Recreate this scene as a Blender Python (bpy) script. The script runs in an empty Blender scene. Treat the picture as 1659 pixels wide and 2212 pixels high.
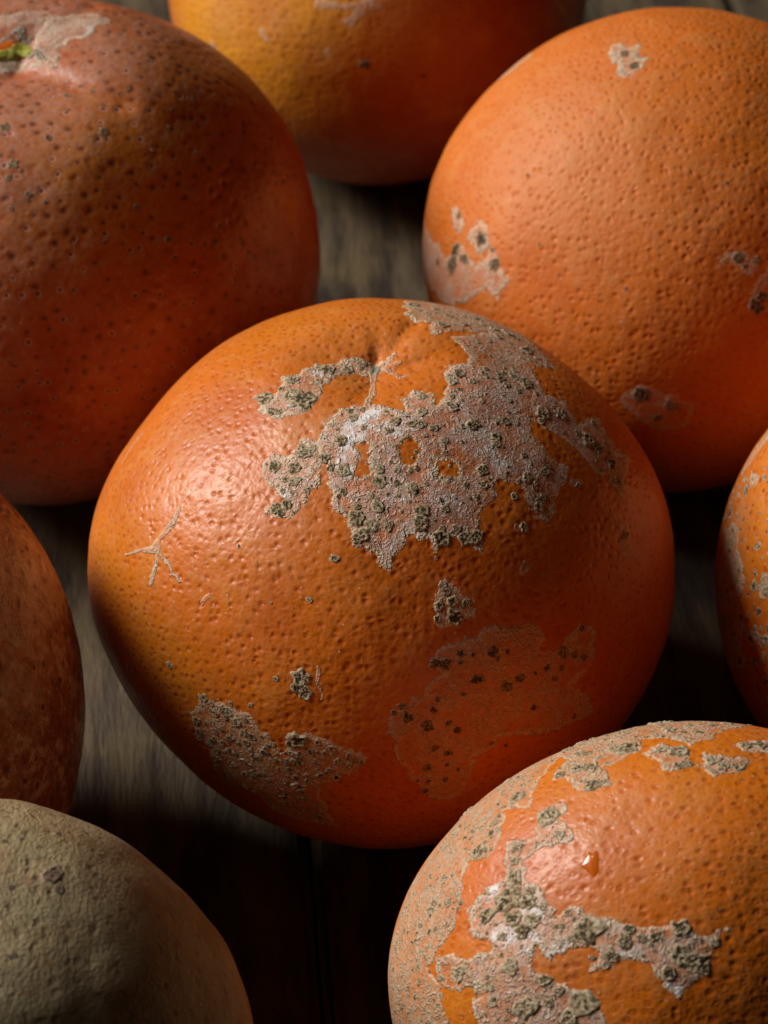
import bpy, math
import numpy as np
from mathutils import Vector, Matrix

scene = bpy.context.scene
col = scene.collection
# ---------------------------------------------------------------- camera, world, lamps, exposure
# lengths below are worked out in centimetres and written to Blender in metres
CM = 0.01
ELEV = math.radians(42)
F = 4600.0                     # focal length in pixels of a 1659 x 2212 picture
CAM = np.array([0.0406, -18.033, 20.2514])
FW = np.array([0, math.cos(ELEV), -math.sin(ELEV)])
UP = np.array([0, math.sin(ELEV), math.cos(ELEV)])
RT = np.array([1.0, 0, 0])
cam_d = bpy.data.cameras.new('camera')
cam = bpy.data.objects.new('camera', cam_d)
col.objects.link(cam)
cam.location = Vector(CAM * CM)
cam.rotation_euler = (math.pi / 2 - ELEV, 0, 0)
cam_d.sensor_fit = 'HORIZONTAL'
cam_d.sensor_width = 36
cam_d.lens = 36 * F / 1659
cam_d.clip_start = 0.01
cam_d.clip_end = 20
cam_d.dof.use_dof = True
cam_d.dof.focus_distance = 0.214
cam_d.dof.aperture_fstop = (cam_d.lens / 1000) / 0.0016
scene.camera = cam

w = bpy.data.worlds.new('World')
scene.world = w
w.use_nodes = True
w.node_tree.nodes['Background'].inputs[0].default_value = (0.80, 0.72, 0.70, 1)
w.node_tree.nodes['Background'].inputs[1].default_value = 0.005

def area(name, loc, target, size, size_y, power, color):
    l = bpy.data.lights.new(name, 'AREA')
    l.shape = 'RECTANGLE'
    l.size, l.size_y, l.energy, l.color = size, size_y, power, color
    o = bpy.data.objects.new(name, l)
    o.location = loc
    o.rotation_euler = (Vector(target) - Vector(loc)).to_track_quat('-Z', 'Y').to_euler()
    col.objects.link(o)
    return o
# one window high on the left
area('window_light', (-0.90, 0.28, 0.68), (0, 0, 0.03), 0.42, 0.50, 19.5, (1.0, 0.965, 0.91))

scene.view_settings.view_transform = 'Standard'
scene.view_settings.look = 'None'
scene.view_settings.exposure = 0
scene.view_settings.gamma = 1
scene.cycles.max_bounces = 5
scene.cycles.diffuse_bounces = 2
scene.cycles.glossy_bounces = 2
scene.render.resolution_x = 768
scene.render.resolution_y = 1024

# ---------------------------------------------------------------- noise in numpy
_r = np.random.default_rng(7)
_perm = _r.permutation(256).astype(np.int64)
_perm = np.concatenate([_perm, _perm, _perm])
_grad = _r.normal(size=(256, 3))
_grad /= np.linalg.norm(_grad, axis=1)[:, None]

def perlin(p):
    p = np.asarray(p, float)
    i = np.floor(p).astype(np.int64)
    f = p - i
    u = f * f * f * (f * (f * 6 - 15) + 10)
    i &= 255
    out = 0
    for dx in (0, 1):
        for dy in (0, 1):
            for dz in (0, 1):
                h = _perm[_perm[_perm[(i[:, 0] + dx) & 255] + ((i[:, 1] + dy) & 255)] + ((i[:, 2] + dz) & 255)]
                g = _grad[h]
                d = g[:, 0] * (f[:, 0] - dx) + g[:, 1] * (f[:, 1] - dy) + g[:, 2] * (f[:, 2] - dz)
                wx = u[:, 0] if dx else 1 - u[:, 0]
                wy = u[:, 1] if dy else 1 - u[:, 1]
                wz = u[:, 2] if dz else 1 - u[:, 2]
                out = out + d * wx * wy * wz
    return out * 1.5

def fbm(p, n=3):
    a, s, o = 1.0, 0.0, 0
    for k in range(n):
        o = o + a * perlin(p * 2 ** k + 17.3 * k)
        s += a
        a *= .5
    return o / s

def smooth(a, b, x):
    t = np.clip((x - a) / (b - a), 0, 1)
    return t * t * (3 - 2 * t)

# ---------------------------------------------------------------- node helpers
class NT:
    def __init__(s, name):
        s.m = bpy.data.materials.new(name)
        s.m.use_nodes = True
        s.t = s.m.node_tree
        s.t.nodes.clear()
        s.out = s.t.nodes.new('ShaderNodeOutputMaterial')
        s.b = s.t.nodes.new('ShaderNodeBsdfPrincipled')
        s.t.links.new(s.b.outputs[0], s.out.inputs[0])
    def put(s, sock, v):
        if isinstance(v, bpy.types.NodeSocket):
            s.t.links.new(v, sock)
        elif isinstance(v, (tuple, list)) and len(v) == 3 and sock.type == 'RGBA':
            sock.default_value = (*v, 1)
        else:
            sock.default_value = v
    def math(s, op, a, b=0.0, c=0.0, clamp=False):
        n = s.t.nodes.new('ShaderNodeMath'); n.operation = op; n.use_clamp = clamp
        s.put(n.inputs[0], a); s.put(n.inputs[1], b)
        if op in ('MULTIPLY_ADD',): s.put(n.inputs[2], c)
        return n.outputs[0]
    def add(s, a, b): return s.math('ADD', a, b)
    def sub(s, a, b): return s.math('SUBTRACT', a, b)
    def mul(s, a, b): return s.math('MULTIPLY', a, b)
    def maxi(s, a, b): return s.math('MAXIMUM', a, b)
    def step(s, v, a, b, lo=0.0, hi=1.0):
        n = s.t.nodes.new('ShaderNodeMapRange'); n.interpolation_type = 'SMOOTHSTEP'
        s.put(n.inputs[0], v); s.put(n.inputs[1], a); s.put(n.inputs[2], b); s.put(n.inputs[3], lo); s.put(n.inputs[4], hi)
        return n.outputs[0]
    def mix(s, f, a, b, mode='MIX'):
        n = s.t.nodes.new('ShaderNodeMix'); n.data_type = 'RGBA'; n.blend_type = mode
        s.put(n.inputs[0], f); s.put(n.inputs[6], a); s.put(n.inputs[7], b)
        return n.outputs[2]
    def noise(s, vec, scale, detail=3.0, rough=.5, dist=0.0):
        n = s.t.nodes.new('ShaderNodeTexNoise')
        s.put(n.inputs['Vector'], vec)
        n.inputs['Scale'].default_value = scale
        n.inputs['Detail'].default_value = detail
        n.inputs['Roughness'].default_value = rough
        n.inputs['Distortion'].default_value = dist
        return n.outputs[0]
    def voro(s, vec, scale, feature='F1', rand=1.0, flat=False):
        n = s.t.nodes.new('ShaderNodeTexVoronoi'); n.feature = feature
        s.put(n.inputs['Vector'], vec)
        n.inputs['Scale'].default_value = scale
        n.inputs['Randomness'].default_value = rand
        if flat: n.voronoi_dimensions = '2D'
        return n.outputs[0], (n.outputs[1] if feature != 'DISTANCE_TO_EDGE' else None)
    def attr(s, name):
        n = s.t.nodes.new('ShaderNodeAttribute'); n.attribute_name = name
        return n.outputs['Fac']
    def vattr(s, name):
        n = s.t.nodes.new('ShaderNodeAttribute'); n.attribute_name = name
        return n.outputs['Vector']
    def coord(s, sc=100.0, scale3=None, which='Object'):
        n = s.t.nodes.new('ShaderNodeTexCoord')
        m = s.t.nodes.new('ShaderNodeMapping')
        m.inputs['Scale'].default_value = scale3 or (sc, sc, sc)
        s.t.links.new(n.outputs[which], m.inputs[0])
        return m.outputs[0]
    def bump(s, h, dist, normal=None, strength=1.0):
        n = s.t.nodes.new('ShaderNodeBump')
        n.inputs['Strength'].default_value = strength
        n.inputs['Distance'].default_value = dist
        s.put(n.inputs['Height'], h)
        if normal is not None: s.t.links.new(normal, n.inputs['Normal'])
        return n.outputs[0]
    def vadd(s, v, w_, k):
        n = s.t.nodes.new('ShaderNodeVectorMath'); n.operation = 'MULTIPLY_ADD'
        s.put(n.inputs[0], w_); n.inputs[1].default_value = (k, k, k); s.put(n.inputs[2], v)
        return n.outputs[0]
    def noisecol(s, vec, scale):
        n = s.t.nodes.new('ShaderNodeTexNoise'); s.put(n.inputs['Vector'], vec)
        n.inputs['Scale'].default_value = scale; n.inputs['Detail'].default_value = 2
        return n.outputs[1]

# ---------------------------------------------------------------- materials
def peel_material(name, filmc=(.64, .30, .14), base=(.64, .150, .005), red=(.42, .055, .002), yellow=(.65, .225, .007), bloom=.13,
                  pores=1.0, pore_scale=7.0, gland=0.0, dark_pores=0.0, rough=.45, coat=.07, mottle=.35, speckle=0.0, spec=.40):
    n = NT(name)
    P = n.coord()
    A = n.vattr('arc')
    big = n.noise(P, .55, 2)
    med = n.noise(P, 2.6, 3)
    fine = n.noise(P, 11, 2)
    c = n.mix(n.step(big, .40, .70, 0, .55), base, red)
    yel = n.math('ADD', n.attr('yellow'), n.mul(n.step(med, .5, .8), mottle), clamp=True)
    c = n.mix(yel, c, yellow)
    # pale waxy film that lies in soft patches
    film = n.mul(n.step(n.add(n.mul(med, .6), n.mul(fine, .4)), .40, .66), bloom)
    film = n.math('ADD', film, n.mul(n.attr('pink'), n.step(fine, .25, .65, .6, 1.1)), clamp=True)
    c = n.mix(film, c, filmc)
    if speckle:
        sk = n.noise(P, 4.0, 5, .8)
        c = n.mix(n.mul(n.step(sk, .50, .60), speckle), c, filmc)
        c = n.mix(n.mul(n.step(sk, .46, .38), speckle * .8), c, (.14, .045, .02))
    # oil glands: pits with a darker middle, every one a little different
    Aw = n.vadd(A, n.noisecol(P, 3.0), .10)
    d, dc = n.voro(Aw, pore_scale, rand=.88, flat=True)
    sep = n.t.nodes.new('ShaderNodeSeparateColor'); n.t.links.new(dc, sep.inputs[0])
    big_p = n.step(sep.outputs[2], .15, .95)
    pit = n.mul(n.step(d, .24, .02), n.step(big_p, 0, 1, .35, 1.0))
    soft = n.mul(n.step(d, .46, .0), n.step(big_p, 0, 1, .4, 1.0))
    c = n.mix(n.mul(soft, .48), c, red)
    c = n.mix(n.mul(pit, .36), c, (.46, .075, .004))
    d2, dc2 = n.voro(Aw, pore_scale * 2.1, flat=True)
    c = n.mix(n.mul(n.step(d2, .38, .05), .26), c, red)
    if dark_pores:
        dk = n.mul(n.step(d, n.step(sep.outputs[2], 0, 1, .15, .27), .07), n.step(sep.outputs[0], 1 - dark_pores, 1 - dark_pores + .02))
        c = n.mix(n.mul(dk, .75), c, (.09, .040, .022))
        lk = n.mul(n.mul(n.step(d, .24, .19), n.step(d, .12, .16)), n.step(sep.outputs[1], .72, .74))
        c = n.mix(n.mul(lk, .45), c, (.66, .42, .34))
    # tiny black and pale flecks
    d3, c3 = n.voro(A, 10, flat=True)
    sp = n.t.nodes.new('ShaderNodeSeparateColor'); n.t.links.new(c3, sp.inputs[0])
    fl = n.mul(n.step(n.add(d3, n.mul(sp.outputs[2], .08)), .14, .07), n.step(sp.outputs[0], .88, .89))
    c = n.mix(n.mul(fl, .75), c, (.06, .038, .025))
    fl2 = n.mul(n.step(n.add(d3, n.mul(sp.outputs[2], .07)), .12, .06), n.step(sp.outputs[1], .82, .83))
    c = n.mix(n.mul(fl2, .65), c, (.80, .66, .50))
    # ---- silvery veil of old scab tissue
    w1 = n.noise(P, 6, 3, .65)
    w2 = n.noise(P, 19, 3, .65)
    wob = n.add(n.mul(n.sub(w1, .5), 3.6), n.mul(n.sub(w2, .5), 3.0))
    v = n.add(n.attr('veil'), wob)
    vs = n.attr('strength')
    hole = n.mul(n.step(n.add(n.mul(n.noise(P, 4.2, 2), .62), n.mul(w2, .38)), .475, .575), n.step(v, 5.5, 1.2, .55, 1.0))
    mask = n.mul(n.mul(n.step(v, -.25, .30), n.sub(1.0, n.mul(hole, .72))), vs)
    edge = n.mul(n.mul(n.step(v, -.3, .15), n.step(v, 1.25, .35)), vs)
    # curly ridges: contour lines of a warped noise, little rings
    Pc = n.vadd(P, n.noisecol(P, 7), .30)
    n1 = n.noise(Pc, 6.5, 2, .5)
    ph = n.math('PINGPONG', n.mul(n1, 6.0), 1.0)
    curl = n.mul(n.step(ph, .66, .95), n.step(w2, .42, .54))
    dR, _r2 = n.voro(n.vadd(A, n.noisecol(P, 8), .10), 6.2, flat=True)
    ring = n.mul(n.mul(n.step(dR, .20, .27), n.step(dR, .37, .30)), n.step(w1, .46, .54))
    line = n.maxi(curl, n.mul(ring, .9))
    grain = n.noise(P, 48, 2, .7)
    tone = n.attr('tan')
    vcol = n.mix(n.step(med, .35, .68), (.60, .31, .24), (.76, .62, .56))
    vcol = n.mix(tone, vcol, (.48, .35, .20))
    vcol = n.mix(n.mul(n.step(grain, .35, .7), .35), vcol, (.62, .50, .37))
    c = n.mix(n.mul(mask, n.step(n.add(n.mul(w1, .6), n.mul(grain, .4)), .36, .62, .42, .95)), c, vcol)
    lm = n.mul(line, mask)
    c = n.mix(n.mul(lm, .62), c, (.76, .63, .45))
    wht = n.mul(n.step(n.add(n.mul(n.attr('white'), 1.5), n.mul(n.sub(w2, .5), 1.5)), .35, .75), mask)
    c = n.mix(n.mul(wht, .88), c, (.86, .80, .76))
    c = n.mix(n.mul(edge, .75), c, (.70, .55, .38))
    n.put(n.b.inputs['Base Color'], c)
    me_ = n.maxi(mask, edge)
    rg = n.add(n.add(rough, n.mul(me_, .06)), n.mul(n.sub(fine, .5), .30))
    n.put(n.b.inputs['Roughness'], rg)
    n.b.inputs['Specular IOR Level'].default_value = spec
    n.put(n.b.inputs['Coat Weight'], n.mul(n.sub(1.0, n.mul(me_, .9)), n.mul(n.step(med, .40, .62, .35, 1.0), coat)))
    n.b.inputs['Coat Roughness'].default_value = .11
    n.b.inputs['Subsurface Weight'].default_value = 0
    n.b.inputs['Subsurface Radius'].default_value = (1.0, .30, .08)
    n.b.inputs['Subsurface Scale'].default_value = .0022
    # relief
    ps = n.sub(1.0, n.mul(mask, .8))
    h = n.mul(n.mul(n.add(n.mul(pit, -.16), n.mul(soft, -.84)), ps), pores * .0090)
    h = n.add(h, n.mul(n.mul(n.step(d2, .6, .05), ps), -.0013 * pores))
    if gland:
        h = n.add(h, n.mul(n.mul(n.step(d, .20, .06), n.step(sep.outputs[1], .35, .45)), gland))
    h = n.add(h, n.mul(med, .020))
    h = n.add(h, n.mul(fine, .0045))
    h = n.add(h, n.mul(n.step(v, -.35, .7), n.mul(vs, .010)))
    h = n.add(h, n.mul(lm, .016))
    h = n.add(h, n.mul(n.mul(grain, n.maxi(mask, .03)), .010))
    nb = n.bump(h, CM)
    n.t.links.new(nb, n.b.inputs['Normal']); n.t.links.new(nb, n.b.inputs['Coat Normal'])
    return n.m

def russet_material(name):
    """peel almost wholly covered by a dull tan corky film with fine torn ridges"""
    n = NT(name)
    P = n.coord()
    med = n.noise(P, 1.9, 4, .6)
    org = n.mix(n.step(n.noise(P, 2.2, 3), .4, .7), (.50, .135, .020), (.42, .20, .04))
    cov = n.step(n.add(n.attr('tan'), n.mul(n.sub(n.noise(P, 2.4, 5, .65), .5), .75)), .28, .62)
    tan = n.mix(n.step(med, .36, .66), (.34, .245, .118), (.42, .335, .19))
    tan = n.mix(n.mul(n.step(n.noise(P, 1.3, 2), .5, .68), .45), tan, (.33, .29, .14))
    tan = n.mix(n.mul(n.step(n.noise(P, 4.2, 4, .65), .54, .66), .60), tan, (.32, .165, .085))
    c = n.mix(n.mul(cov, .93), org, tan)
    # small torn flakes: thin contour lines stretched down the fruit
    Ps = n.coord(scale3=(135, 50, 50))
    Pc = n.vadd(Ps, n.noisecol(P, 8), .28)
    ph = n.math('PINGPONG', n.mul(n.noise(Pc, 17, 2, .5), 4.0), 1.0)
    line = n.mul(n.step(ph, .62, 1.0), n.step(n.noise(P, 20, 2), .40, .56))
    line = n.mul(line, cov)
    c = n.mix(n.mul(line, .50), c, (.66, .55, .35))
    d, dc = n.voro(n.vadd(P, n.noisecol(P, 5), .12), 7.0)
    pit = n.step(d, .42, .04)
    c = n.mix(n.mul(pit, .42), c, (.16, .085, .04))
    g = n.noise(P, 70, 3, .7)
    c = n.mix(n.mul(n.step(g, .5, .75), .35), c, (.13, .085, .045))
    n.put(n.b.inputs['Base Color'], c)
    n.b.inputs['Roughness'].default_value = .68
    n.b.inputs['Specular IOR Level'].default_value = .3
    h = n.mul(pit, -.014)
    h = n.add(h, n.mul(n.noise(P, 3.6, 3, .5), .024))
    h = n.add(h, n.mul(n.noise(Ps, 20, 3, .7), .016))
    h = n.add(h, n.mul(line, .010))
    h = n.add(h, n.mul(n.mul(g, cov), .008))
    h = n.add(h, n.mul(n.noise(P, 30, 2, .6), .020))
    n.t.links.new(n.bump(h, CM), n.b.inputs['Normal'])
    return n.m

def scab_material(name, pale=(.66, .54, .37), mid=(.41, .285, .155), dark=(.085, .06, .032)):
    n = NT(name)
    P = n.coord()
    h = n.attr('rise')          # 0 in the pits, 1 on the curled rim
    e = n.attr('rim')           # 1 at the outer margin
    g = n.noise(P, 32, 4, .7)
    g2 = n.noise(P, 75, 3, .7)
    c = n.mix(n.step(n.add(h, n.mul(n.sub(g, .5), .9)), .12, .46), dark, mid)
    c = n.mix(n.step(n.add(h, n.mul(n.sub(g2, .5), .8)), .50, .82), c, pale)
    c = n.mix(n.mul(n.step(e, .1, .7), .8), c, n.mix(g, (.52, .34, .23), (.66, .52, .36)))
    n.put(n.b.inputs['Base Color'], c)
    n.b.inputs['Roughness'].default_value = .82
    n.b.inputs['Specular IOR Level'].default_value = .2
    n.t.links.new(n.bump(n.add(n.mul(g, .030), n.mul(g2, .012)), CM), n.b.inputs['Normal'])
    return n.m

def simple_material(name, c1, c2, scale, rough=.6, bumpy=.02, sss=0):
    n = NT(name)
    P = n.coord()
    g = n.noise(P, scale, 4, .6)
    n.put(n.b.inputs['Base Color'], n.mix(n.step(g, .35, .65), c1, c2))
    n.b.inputs['Roughness'].default_value = rough
    n.b.inputs['Subsurface Weight'].default_value = sss
    n.b.inputs['Subsurface Scale'].default_value = .002
    n.t.links.new(n.bump(n.mul(g, bumpy), CM), n.b.inputs['Normal'])
    return n.m

def wood_material(name, seed):
    n = NT(name)
    P = n.coord()
    m = n.t.nodes.new('ShaderNodeMapping')
    m.inputs['Location'].default_value = (seed * 7.31, seed * 3.7, 0)
    m.inputs['Scale'].default_value = (1, .16, 1)
    n.t.links.new(P, m.inputs[0])
    S = m.outputs[0]
    S2 = n.vadd(S, n.noisecol(S, .5), .8)
    a = n.noise(S2, 2.2, 5, .6)
    b = n.noise(S2, 9, 4, .65)
    f = n.noise(S2, 34, 3, .7)
    blot = n.noise(P, .75, 3, .6)
    c = n.mix(n.step(a, .34, .66), (.028, .018, .010), (.128, .092, .050))
    c = n.mix(n.mul(n.step(b, .48, .70), .7), c, (.070, .048, .034))
    c = n.mix(n.mul(n.step(blot, .50, .66), .55), c, (.120, .086, .032))
    c = n.mix(n.mul(n.step(f, .52, .74), .5), c, (.05, .036, .028))
    d, _ = n.voro(P, .42)
    c = n.mix(n.mul(n.step(d, .26, .12), .8), c, (.045, .03, .026))
    n.put(n.b.inputs['Base Color'], c)
    n.b.inputs['Roughness'].default_value = .7
    n.b.inputs['Specular IOR Level'].default_value = .25
    h = n.add(n.mul(b, -.04), n.mul(f, -.02))
    n.t.links.new(n.bump(h, CM), n.b.inputs['Normal'])
    return n.m

# ---------------------------------------------------------------- objects
def link(name, me, mats, parent=None, loc=None):
    o = bpy.data.objects.new(name, me)
    for m in mats: me.materials.append(m)
    col.objects.link(o)
    if parent: o.parent = parent
    if loc is not None: o.location = loc
    return o

def mesh_np(name, v, quads, tris=None, attrs=None):
    me = bpy.data.meshes.new(name)
    nt = 0 if tris is None else len(tris)
    nq = 0 if quads is None else len(quads)
    loops = []
    if nq: loops.append(np.asarray(quads).ravel())
    if nt: loops.append(np.asarray(tris).ravel())
    loops = np.concatenate(loops).astype(np.int32)
    me.vertices.add(len(v)); me.vertices.foreach_set('co', (np.asarray(v) * CM).astype(np.float32).ravel())
    me.loops.add(len(loops)); me.loops.foreach_set('vertex_index', loops)
    starts = np.concatenate([np.arange(nq) * 4, nq * 4 + np.arange(nt) * 3]).astype(np.int32)
    me.polygons.add(nq + nt); me.polygons.foreach_set('loop_start', starts)
    me.update(calc_edges=True)
    me.polygons.foreach_set('use_smooth', np.ones(nq + nt, bool))
    for k, a in (attrs or {}).items():
        if np.ndim(a) == 2:
            at = me.attributes.new(k, 'FLOAT_VECTOR', 'POINT')
            at.data.foreach_set('vector', np.asarray(a, np.float32).ravel())
            continue
        at = me.attributes.new(k, 'FLOAT', 'POINT')
        at.data.foreach_set('value', np.asarray(a, np.float32))
    return me

class Fruit:
    """an oblate fruit resting on the table; marks are laid out on its own surface in
    azimuthal coordinates (arc angle) about one axis, marks authored as sight lines hit its surface"""
    def __init__(s, cx, cy, rx, T, ky=1.0, lump=.03, seed=0, fine=1.0):
        kz = math.sqrt(T * T - (ky * math.sin(ELEV)) ** 2) / math.cos(ELEV)
        dd = s.ray(cx, cy)
        D = CAM[2] / (kz * rx / F - dd[2])
        a = rx * D / F
        s.c = CAM + dd * D
        s.ax = a * np.array([1, ky, kz])
        s.rpx = rx
        s.a = a
        s.lump, s.seed = lump, seed
        wv = (CAM - s.c) / s.ax
        s.w = wv / np.linalg.norm(wv)
        u = np.cross([0, 0, 1.0], s.w); s.u = u / np.linalg.norm(u)
        s.v = np.cross(s.w, s.u)
        s.mods = []
        s.pxcm = F / D
        s.lift = 0.0
    @staticmethod
    def ray(x, y):
        return FW + RT * (x - 829.5) / F + UP * (1106 - y) / F
    def hit(s, x, y):
        """azimuthal coordinates (radians) of the surface point seen along a sight line"""
        xy = np.atleast_2d(np.array([x, y], float).T)
        aim = xy.copy()
        for _ in range(3 if s.mods else 0):
            q = s.direction(s.hit0(aim))
            P = s.surf(q) + s.c - CAM
            z = P @ FW
            pr = np.stack([829.5 + F * (P @ RT) / z, 1106 - F * (P @ UP) / z], -1)
            face = (s.normal(q) * -(P / np.linalg.norm(P, axis=1)[:, None])).sum(1)
            aim += (xy - pr) * smooth(.15, .4, face)[:, None] * .8
        return s.hit0(aim)
    def hit0(s, xy):
        out = []
        for X, Y in xy:
            d = s.ray(X, Y) / s.ax
            o = (CAM - s.c) / s.ax
            A = d @ d; B = d @ o; C = o @ o - 1
            disc = B * B - A * C
            t = (-B - math.sqrt(disc)) / A if disc > 0 else -B / A
            q = o + d * t
            q = q / np.linalg.norm(q)
            out.append(s.uv(q))
        return np.array(out)
    def uv(s, q):
        q = np.asarray(q)
        cz = np.clip(q @ s.w, -1, 1)
        th = np.arccos(cz)
        ph = np.arctan2(q @ s.v, q @ s.u)
        return np.stack([th * np.cos(ph), th * np.sin(ph)], -1)
    def direction(s, uv):
        uv = np.asarray(uv, float)
        th = np.linalg.norm(uv, axis=-1)
        k = np.where(th > 1e-9, np.sin(th) / np.maximum(th, 1e-9), 1.0)
        return (np.cos(th)[..., None] * s.w + (k * uv[..., 0])[..., None] * s.u + (k * uv[..., 1])[..., None] * s.v)
    def surf(s, q):
        """local position (cm) of the base surface in direction q"""
        nse = fbm(q * 1.1 + s.seed * 5.1, 2) * s.lump + fbm(q * 2.6 + s.seed * 9.7, 2) * s.lump * .45 + fbm(q * 7 + s.seed * 3.7, 2) * s.lump * .12
        r = 1 + nse
        for m in s.mods: r = r + m(q)
        return q * s.ax * r[:, None]
    def normal(s, q):
        n = q / s.ax
        return n / np.linalg.norm(n, axis=1)[:, None]
    def build(s, N, fields, name, parent, mat):
        g = np.linspace(-1, 1, N + 1)
        A, B = np.meshgrid(g, g, indexing='ij')
        A, B = A.ravel(), B.ravel()
        # concentric square-to-disc map
        r = np.maximum(np.abs(A), np.abs(B))
        with np.errstate(divide='ignore', invalid='ignore'):
            ph = np.where(np.abs(A) > np.abs(B), math.pi / 4 * B / np.where(A == 0, 1, A),
                          math.pi / 2 - math.pi / 4 * A / np.where(B == 0, 1, B))
        sgn = np.where(np.abs(A) > np.abs(B), np.sign(A), np.sign(B))
        TH = 1.72
        uv = np.stack([TH * r * sgn * np.cos(ph), TH * r * sgn * np.sin(ph)], -1)
        idx = np.arange((N + 1) ** 2).reshape(N + 1, N + 1)
        quads = np.stack([idx[:-1, :-1], idx[1:, :-1], idx[1:, 1:], idx[:-1, 1:]], -1).reshape(-1, 4)
        ring = np.concatenate([idx[0, :-1], idx[:-1, -1], idx[-1, :0:-1], idx[:0:-1, 0]])
        ruv = uv[ring]
        nr = 16
        vs = [uv]; tris = []
        prev = ring
        start = len(uv)
        for k in range(1, nr):
            t = TH + (math.pi - TH) * k / nr
            vs.append(ruv / TH * t)
            cur = np.arange(start, start + len(ring)); start += len(ring)
            quads = np.concatenate([quads, np.stack([prev, np.roll(prev, -1), np.roll(cur, -1), cur], -1)])
            prev = cur
        vs.append(np.array([[math.pi - 1e-6, 0]]))
        tris = np.stack([prev, np.roll(prev, -1), np.full(len(prev), start)], -1)
        uv = np.concatenate(vs)
        q = s.direction(uv)
        p = s.surf(q)
        at = fields(s, uv, q)
        at['arc'] = np.concatenate([uv * s.a, np.zeros((len(uv), 1))], 1)
        disp = at.pop('_disp', None)
        if disp is not None: p = p + s.normal(q) * disp[:, None]
        # consistent winding check
        f = quads[len(quads) // 3]
        nn = np.cross(p[f[1]] - p[f[0]], p[f[2]] - p[f[0]])
        if nn @ p[f[0]] < 0: quads = quads[:, ::-1]
        f = quads[-1]
        f2 = quads[:N * N]; f3 = quads[N * N:]
        def orient(ff):
            a_ = ff[len(ff) // 2]
            n_ = np.cross(p[a_[1]] - p[a_[0]], p[a_[2]] - p[a_[0]])
            return ff[:, ::-1] if n_ @ p[a_[0]] < 0 else ff
        f2, f3, tris = orient(f2), orient(f3), orient(tris)
        s.lowest = p[:, 2].min()
        me = mesh_np(name, p, np.concatenate([f2, f3]), tris, at)
        return link(name, me, [mat], parent)

def poly_sdf(uv, poly):
    """signed distance, positive inside"""
    P = np.asarray(poly)
    n = len(P)
    d = np.full(len(uv), 1e9); inside = np.zeros(len(uv), bool)
    for i in range(n):
        a, b = P[i], P[(i + 1) % n]
        e = b - a
        w_ = uv - a
        t = np.clip((w_ @ e) / max(e @ e, 1e-12), 0, 1)
        dd = np.linalg.norm(w_ - t[:, None] * e, axis=1)
        d = np.minimum(d, dd)
        cnd = (a[1] > uv[:, 1]) != (b[1] > uv[:, 1])
        with np.errstate(divide='ignore', invalid='ignore'):
            xi = (b[0] - a[0]) * (uv[:, 1] - a[1]) / (b[1] - a[1] if b[1] != a[1] else 1e-12) + a[0]
        inside ^= cnd & (uv[:, 0] < xi)
    return np.where(inside, d, -d)

def line_sdf(uv, pts, width):
    P = np.asarray(pts)
    d = np.full(len(uv), 1e9)
    for i in range(len(P) - 1):
        a, b = P[i], P[i + 1]
        e = b - a
        w_ = uv - a
        t = np.clip((w_ @ e) / max(e @ e, 1e-12), 0, 1)
        taper = 1 - .45 * t * (i + 1) / (len(P) - 1)
        d = np.minimum(d, np.linalg.norm(w_ - t[:, None] * e, axis=1) - width * taper)
    return -d

def zoomed(pts, x0, y0, k):
    """points noted on an enlarged crop -> full picture"""
    return [((p[0] / k + x0) * .864, (p[1] / k + y0) * .864) + tuple(x / k * .864 for x in p[2:]) for p in pts]

def make_fields(patches=(), lines=(), whites=(), tans=(), yellows=(), pinks=(), holes=(), base=None, warp=1.0):
    def fn(s, uv, q):
        n = len(uv)
        veil = np.full(n, -6.0); st = np.zeros(n); tan = np.zeros(n)
        front = np.linalg.norm(uv, axis=1) < 1.8
        idx = np.where(front)[0]
        U = uv[idx]
        qn = q[idx]
        # organic wobble of outlines
        wob = np.stack([fbm(qn * 9 + 3.1, 3), fbm(qn * 9 + 41.7, 3)], -1) * .045 * warp
        U = U + wob
        sc = s.rpx / 10.0
        vv = np.full(len(idx), -6.0); ss = np.zeros(len(idx)); tt = np.zeros(len(idx)); wsum = np.zeros(len(idx)) + 1e-6
        for poly, strength, tn in patches:
            h = s.hit([p[0] for p in poly], [p[1] for p in poly])
            sd = poly_sdf(U, h) * sc
            wgt = smooth(-3, 0, sd) ** 2 + 1e-9
            vv = np.maximum(vv, sd); ss += wgt * strength; tt += wgt * tn; wsum += wgt
        for pts, width, strength, tn in lines:
            h = s.hit([p[0] for p in pts], [p[1] for p in pts])
            sd = line_sdf(U, h, width / s.rpx) * sc
            sd = np.minimum(sd * 4 + .7, 6)
            wgt = smooth(-3, 0, sd) ** 2 * 3 + 1e-9
            vv = np.maximum(vv, sd); ss += wgt * strength; tt += wgt * tn; wsum += wgt
        for poly in holes:
            h = s.hit([p[0] for p in poly], [p[1] for p in poly])
            vv = np.minimum(vv, -poly_sdf(U, h) * sc)
        veil[idx] = np.clip(vv, -6, 6); st[idx] = ss / wsum; tan[idx] = tt / wsum
        def blobs(lst):
            o = np.zeros(len(idx))
            for x, y, r, a in lst:
                h = s.hit([x], [y])[0]
                dd = np.linalg.norm(U - h, axis=1) / (r / s.rpx)
                o = np.maximum(o, a * np.exp(-dd ** 2))
            return o
        full = np.zeros(n)
        res = {'veil': veil, 'strength': st, 'tan': tan}
        for key, lst in (('white', whites), ('yellow', yellows), ('pink', pinks)):
            a = full.copy(); a[idx] = blobs(lst); res[key] = a
        if tans:
            res['tan'][idx] = np.maximum(res['tan'][idx], blobs(tans))
        if base is not None:
            base(s, uv, q, res)
        return res
    return fn

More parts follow.
